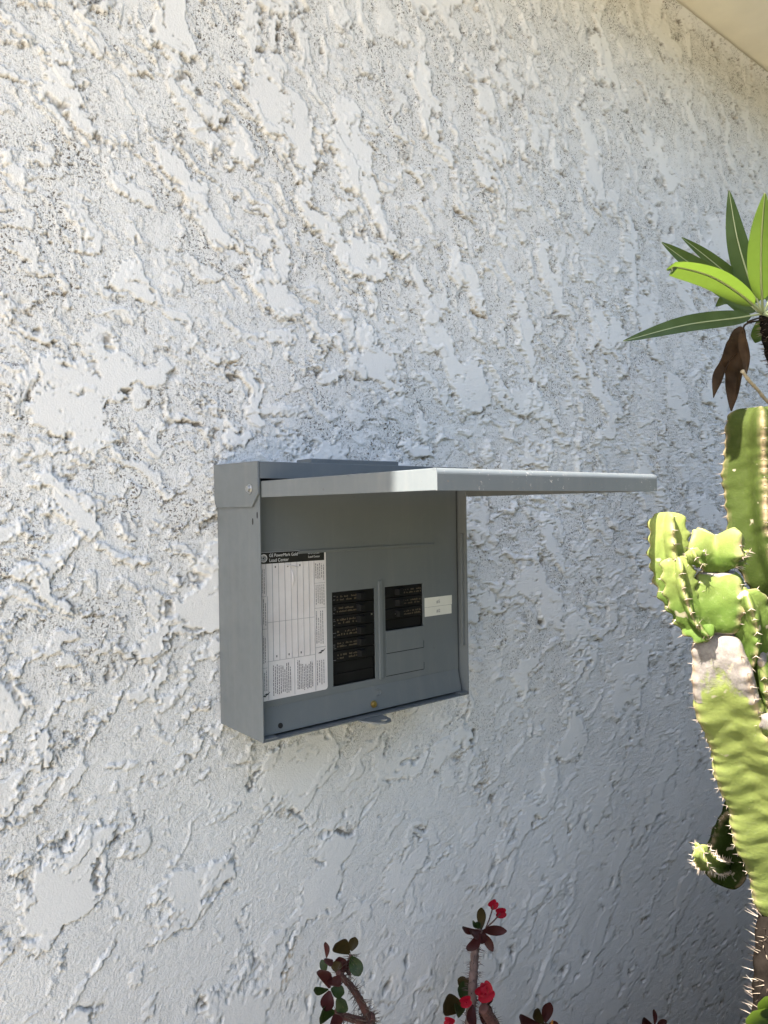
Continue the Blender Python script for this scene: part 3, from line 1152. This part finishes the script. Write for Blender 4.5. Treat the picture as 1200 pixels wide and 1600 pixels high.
pleaf([cA, (1230, 480, KP - .05), (1275, 460, KP - .10), (1320, 455, KP - .15)], 44, Vector((0, .1, 1)), seed=12)
# petiole stubs, dry leaves and a dry flower stalk
for (a, b) in (((1166, 506), (1160, 519)), ((1186, 497), (1168, 503))):
    mb = MB()
    mb.tube(spline([at(1192, 500, KP), at(*a, KP + .006), at(*b, KP + .008)], 8), [.0016] * 8, 6)
    mb.build('dry_petiole', m_dry, pachy, off=pb, smooth=True)
o = pleaf([(1156, 512, KP - .03), (1150, 545, KP - .03), (1128, 585, KP - .032), (1115, 622, KP - .034)], 24, TOCAM + Vector((.5, .3, 0)), .8, peti=.0, m=m_dry, rib=False, wav=.3, seed=13, name='dry_leaf')
o['label'] = 'narrow brown withered leaf hanging down'
o = pleaf([(1157, 510, KP - .012), (1154, 550, KP - .016), (1150, 595, KP - .022), (1143, 643, KP - .010)], 34, TOCAM + Vector((-.2, .1, 0)), .9, peti=.0, m=m_dry, rib=False, wav=.35, seed=14, name='dry_leaf')
o['label'] = 'broad curled brown withered leaf hanging down'
o = pleaf([(1158, 518, KP - .0), (1162, 540, KP - .0), (1166, 565, KP + .0), (1164, 590, KP + .0)], 14, TOCAM + Vector((.2, .1, 0)), .4, peti=.0, m=m_dry, rib=False, wav=.1, seed=15, name='dry_leaf')
mb = MB()
sp_ = spline([at(1160, 580, KP + .015), at(1170, 594, KP + .015), at(1183, 608, KP + .012), at(1202, 630, KP + .005), at(1236, 655, KP - .003)], 40)
mb.tube(sp_, [.0026 * (1 + (.35 if i % 8 == 0 else 0)) for i in range(40)], 8)
mb.build('dry_stalk', m_stalk, pachy, off=pb, smooth=True)

# ------------------------------------------------------------------ crown-of-thorns plants at the foot of the wall
m_th_green = leaf_mat('thorn_leaf_green', (.024, .042, .012), (.05, .08, .015), .2, .4)
m_th_red = leaf_mat('thorn_leaf_red', (.055, .015, .014), (.10, .02, .015), .2, .4)
m_th_olive = leaf_mat('thorn_leaf_olive', (.045, .033, .012), (.08, .05, .015), .2, .4)
m_bract = leaf_mat('red_bract', (.30, .004, .018), (.30, .006, .02), .2, .45, .1)
m_stem = mat('thorny_stem', (.13, .085, .075), .8, var=.35, vscale=90, bump=.7, bscale=160)
m_stem_red = mat('young_thorny_stem', (.10, .042, .033), .8, var=.35, vscale=90, bump=.7, bscale=160)
m_nectar = mat('orange_bud', (.55, .22, .04), .5)


def disc_leaf(base, tip, width, normal, n=9, m=6, round_=.55, fold=.18):
    ax = tip - base
    L = ax.length
    t_ = ax.normalized()
    nn = (normal - t_ * normal.dot(t_)).normalized()
    sd = t_.cross(nn)
    mb = MB()
    for i in range(n):
        f = i / (n - 1)
        w = width * .5 * max(.04, math.sin(math.pi * min(.99, max(.01, f ** 1.25))) ** round_)
        for j in range(m + 1):
            q = j / m * 2 - 1
            mb.v.append(tuple(base + t_ * (L * f) + sd * (w * q) + nn * (abs(q) * w * fold - .12 * L * math.sin(math.pi * f))))
    for i in range(n - 1):
        for j in range(m):
            a = i * (m + 1) + j
            mb.f.append((a, a + 1, a + m + 2, a + m + 1))
    return mb


def thorn_plant(label, k, stems, leaves, flowers, buds=(), seed=0):
    base = at(stems[0][0][0][0], stems[0][0][0][1], k)
    base.z = 0
    t = thing('crown_of_thorns', label, 'plant', base, 'thorny red-flowered plants along the wall')
    rs = random.Random(seed)
    for px, r0, r1, mt in stems:
        pts = [at(u, v, k + (d[0] if d else 0)) for u, v, *d in px]
        if px is stems[0][0]:
            pts = [Vector((base.x, base.y, -.02))] + pts
        n = 70
        P = spline(pts, n)
        s = mpp(pts[-1])
        Rr = [(r0 + (r1 - r0) * i / (n - 1)) * s * (1 + .08 * math.sin(i * 1.7)) for i in range(n)]
        mb = MB()
        mb.tube(P, Rr, 12)
        o = mb.build('stem', mt, t, off=base, smooth=True)
        fr = frames(P)
        sp = MB()
        for i in range(1, n):
            dn = max(1, int((P[i] - P[i - 1]).length / .0008))
            for _ in range(min(dn, 14)):
                th = rs.uniform(0, 6.28)
                a, b, tt = fr[i]
                d = a * math.cos(th) + b * math.sin(th)
                sp.cone(P[i] + d * Rr[i] * .9 + tt * rs.uniform(-.004, .004), d + tt * rs.uniform(-.3, .3), .00065, rs.uniform(.007, .017), 3)
        q = sp.build('thorns', m_spine_dk if mt is m_stem_red else m_stem, o, off=base)
        q['kind'] = 'stuff'
    for (u0, v0, u1, v1, w, c, dk) in leaves:
        b, tip = at(u0, v0, k + dk * .3), at(u1, v1, k + dk)
        ax = (tip - b).normalized()
        nv = (CAM - tip).normalized()
        nn = Matrix.Rotation(R_(rs.uniform(-32, 32)), 3, ax) @ (nv - ax * nv.dot(ax)).normalized()
        disc_leaf(b, tip, 1.12 * w * mpp(tip), nn).build('leaf', {'g': m_th_green, 'r': m_th_red, 'o': m_th_olive}[c], t, off=base, smooth=True)
    for (u, v, r, st, dk) in flowers:
        c = at(u, v, k + dk)
        s = mpp(c) * .84
        mb = MB()
        n2 = -_F + Vector((rs.uniform(-.3, .3), 0, rs.uniform(0, .4)))
        rot = rs.uniform(0, 3.14)
        fl = None
        for sg in (0, 1):
            d = (_R * math.cos(rot + sg * math.pi) + _U * math.sin(rot + sg * math.pi))
            pe = disc_leaf(c - d * (r * s * .35), c + d * (r * s), r * s * 2.0, n2, round_=.38, fold=-.08).build('bract', m_bract, t, off=base, smooth=True)
        mb.cyl(c - _F * .001 - Vector(base), -_F, r * s * .16, .003, 8, r * s * .10)
        mb.build('flower_eye', m_bract, t)
        if st:
            mb = MB()
            mb.tube(spline([at(st[0], st[1], k), (at(st[0], st[1], k) + c) * .5 + _R * .001, c + _F * .001], 10), [.0011] * 10, 6)
            mb.build('flower_stalk', m_stem_red, t, off=base, smooth=True)
    for (u, v) in buds:
        mb = MB()
        c = at(u, v, k + .01)
        for i in range(5):
            d = Vector((math.cos(i * 1.26), -.4, math.sin(i * 1.26)))
            mb.cone(c - Vector(base), d, .002, .006, 5)
        mb.build('bud', m_nectar, t)
    return t


thorn_plant('leftmost crown-of-thorns below the panel with green and maroon oval leaves, no flower', .14,
    [([(582, 1680), (576, 1600), (566, 1570), (552, 1546), (536, 1528), (528, 1520)], 7.5, 4.5, m_stem_red),
     ([(574, 1598), (545, 1590), (522, 1583)], 6, 5, m_stem_red),
     ([(545, 1523), (548, 1505), (548, 1492)], 3.2, 2.4, m_stem_red)],
    [(546, 1490, 524, 1474, 24, 'o', .02), (549, 1486, 555, 1464, 14, 'o', .0), (549, 1494, 562, 1525, 20, 'g', .02),
     (510, 1497, 509, 1472, 9, 'r', .01), (512, 1505, 500, 1512, 16, 'g', -.01), (520, 1500, 508, 1505, 14, 'r', .01),
     (530, 1524, 515, 1540, 22, 'r', .03), (515, 1544, 500, 1515, 20, 'r', .02), (513, 1546, 490, 1548, 11, 'g', .02),
     (517, 1545, 538, 1552, 17, 'g', .02), (515, 1548, 509, 1580, 20, 'r', .02), (526, 1580, 540, 1563, 22, 'g', .02),
     (523, 1582, 499, 1591, 22, 'g', .03), (522, 1585, 528, 1607, 20, 'r', .03), (536, 1522, 530, 1495, 20, 'r', -.01),
     (544, 1522, 543, 1500, 12, 'r', .0), (530, 1520, 522, 1502, 16, 'o', -.01)],
    [], seed=21)
thorn_plant('tallest crown-of-thorns in the middle with red flowers on a grey spiny stem', .13,
    [([(728, 1700), (730, 1640), (736, 1580), (740, 1520), (743, 1480), (751, 1452)], 9.5, 5.5, m_stem),
     ([(790, 1680, .0), (775, 1610, .02), (755, 1575, .02)], 10, 8, m_stem_red)],
    [(752, 1452, 752, 1418, 13, 'o', .0), (751, 1450, 738, 1440, 8, 'g', .01), (749, 1450, 746, 1440, 7, 'g', .01),
     (752, 1455, 722, 1450, 10, 'r', .02), (754, 1454, 792, 1455, 13, 'r', .02), (753, 1457, 770, 1487, 13, 'r', .02),
     (750, 1456, 736, 1460, 16, 'r', .02), (750, 1458, 731, 1486, 16, 'r', .03), (757, 1455, 752, 1475, 12, 'r', .02),
     (735, 1542, 715, 1530, 15, 'o', -.02), (737, 1550, 715, 1545, 22, 'g', -.01), (727, 1575, 692, 1570, 28, 'o', .03),
     (726, 1577, 712, 1578, 18, 'g', .035), (739, 1570, 737, 1605, 16, 'r', .03), (750, 1560, 768, 1548, 14, 'r', -.01),
     (752, 1563, 770, 1563, 20, 'r', -.01), (748, 1580, 770, 1590, 26, 'r', .01), (752, 1572, 764, 1585, 14, 'g', .02), (735, 1540, 730, 1528, 12, 'o', -.01)],
    [(771, 1414, 9, (759, 1450), .0), (783, 1427, 10, (759, 1450), .0), (758, 1553, 17, (744, 1565), .02), (760, 1544, 11, None, .022), (728, 1566, 11, None, .035), (702, 1598, 10, (712, 1615), .02)],
    seed=22)
thorn_plant('short crown-of-thorns right of the tall one, three maroon leaves and an orange bud', .13,
    [([(858, 1700), (856, 1640), (853, 1603)], 9, 7, m_stem_red)],
    [(852, 1598, 859, 1566, 17, 'r', .0), (850, 1600, 835, 1578, 15, 'o', .01), (846, 1602, 811, 1590, 16, 'r', .02), (856, 1602, 874, 1604, 14, 'r', .02)],
    [], [(862, 1597)], seed=23)
thorn_plant('crown-of-thorns at the right whose dark red leaf tips just show at the bottom', .13,
    [([(1026, 1720), (1025, 1660), (1024, 1606)], 8, 6, m_stem_red)],
    [(1023, 1602, 1022, 1577, 7, 'r', .0), (1022, 1604, 1003, 1594, 10, 'r', .01), (1026, 1604, 1042, 1595, 9, 'r', .01)],
    [], seed=24)

# ------------------------------------------------------------------ shrub in the right-hand corner; its unseen bulk is added to darken the wall
m_blocker_leaf = leaf_mat('blocker_broad_leaf', (.034, .046, .022), (.06, .08, .03), .12, .5)
sb = Vector((.95, -.62, 0))
shrub = thing('shrub', 'green broad-leaved shrub in the bottom right corner beside the spiny trunk, its unseen bulk added to shade the wall', 'shrub', sb)
rs = random.Random(41)
fol, stm = MB(), MB()


def in_view(c, mrg):
    d = c - CAM
    z = d.dot(_F)
    return z > .05 and abs(d.dot(_R) / z) < .517 + mrg and abs(d.dot(_U) / z) < .689 + mrg


def bush(x0, x1, y0, y1, h0, h1, nst, nlf, fol, stm, l0=.05, l1=.085):
    """unseen leafy stems added to shade the wall; leaves inside the frame are dropped"""
    for q in range(nst):
        bot = Vector((rs.uniform(x0, x1), rs.uniform(y0, y1), 0))
        top = bot + Vector((rs.uniform(-.12, .12), rs.uniform(-.12, .12), rs.uniform(h0, h1)))
        while in_view(top, .12) and top.z > .15:
            top.z -= .06
        pp = spline([bot, (bot + top) * .5 + Vector((rs.uniform(-.05, .05), rs.uniform(-.05, .05), 0)), top], 10)
        if not any(in_view(c, .03) for c in pp):
            stm.tube(pp, [.007 * (1 - .06 * i) for i in range(10)], 6)
        for w in range(nlf):
            c = pp[min(9, 1 + int(rs.random() * 9))] + Vector((rs.uniform(-.10, .10), rs.uniform(-.10, .10), rs.uniform(-.08, .08)))
            if in_view(c, .10) or c.y > -.06:
                continue
            d = Vector((rs.uniform(-1, 1), rs.uniform(-1, 1), rs.uniform(-.5, .6))).normalized()
            lf = disc_leaf(c, c + d * rs.uniform(l0, l1), rs.uniform(.6, .7) * l0, Vector((rs.uniform(-.6, .6), rs.uniform(-.6, .6), 1)), 5, 2)
            fol.add(lf.v, lf.f)


bush(.8, 3.4, -1.45, -.45, 1.2, 2.0, 130, 70, fol, stm, .07, .115)
q = fol.build('blocker_foliage', m_blocker_leaf, shrub, off=sb, smooth=True)
q['kind'] = 'stuff'
q = stm.build('stems', m_bark, shrub, off=sb, smooth=True)
q['kind'] = 'stuff'
gfol, gstm = MB(), MB()
bush(-.05, 1.9, -.85, -.08, .35, .75, 90, 40, gfol, gstm, .04, .07)
bush(-.6, .95, -1.3, -.5, .7, 1.2, 110, 50, gfol, gstm, .05, .08)
gc = gfol.build('blocker_leaves', m_blocker_leaf, None, smooth=True)  # out-of-frame leaves, added to darken the foot of the wall
tag(gc, 'unseen dark green leaves added to shade the lower wall', 'leaf blocker')
gc['kind'] = 'stuff'
for (u0, v0, u1, v1, w, kk) in ((1225, 1640, 1176, 1580, 46, .52), (1235, 1620, 1196, 1557, 44, .53)):
    disc_leaf(at(u0, v0, kk), at(u1, v1, kk), w * mpp(at(u0, v0, kk)), TOCAM + Vector((0, 0, .5))).build('leaf', m_leaf_pa, shrub, off=sb, smooth=True)

# ------------------------------------------------------------------ unseen leaf screen added behind the camera to block frontal light
m_blocker_hedge = leaf_mat('blocker_hedge_leaf', (.040, .062, .020), (.10, .14, .02), .25, .5)
hb = Vector((1.2, -4.0, 0))
blocker_hedge = thing('blocker_hedge', 'unseen leafy screen added opposite the wall to block frontal light', 'blocker_hedge', hb)
rs = random.Random(51)
N = 9000
hv, hf = [], []
for i in range(N):
    c = Vector((rs.uniform(-.9, 6.5), -3.55 - abs(rs.gauss(0, .22)), rs.uniform(0, 3.5)))
    d = Vector((rs.uniform(-1, 1), rs.uniform(-1, 1), rs.uniform(-1, 1))).normalized()
    e = d.cross(Vector((rs.uniform(-1, 1), rs.uniform(-1, 1), rs.uniform(-1, 1)))).normalized()
    s = rs.uniform(.035, .07)
    o_ = len(hv)
    hv += [tuple(c - d * s), tuple(c + e * s * .5), tuple(c + d * s), tuple(c - e * s * .5)]
    hf.append((o_, o_ + 1, o_ + 2, o_ + 3))
mb = MB()
mb.v, mb.f = hv, hf
q = mb.build('blocker_foliage', m_blocker_hedge, blocker_hedge, off=hb)
q['kind'] = 'stuff'
mb = MB()
mb.box(-.9, 6.5, -4.5, -3.8, 0, 3.3)
mb.build('blocker_core', m_blocker_hedge, blocker_hedge, off=hb, bevel=.12)
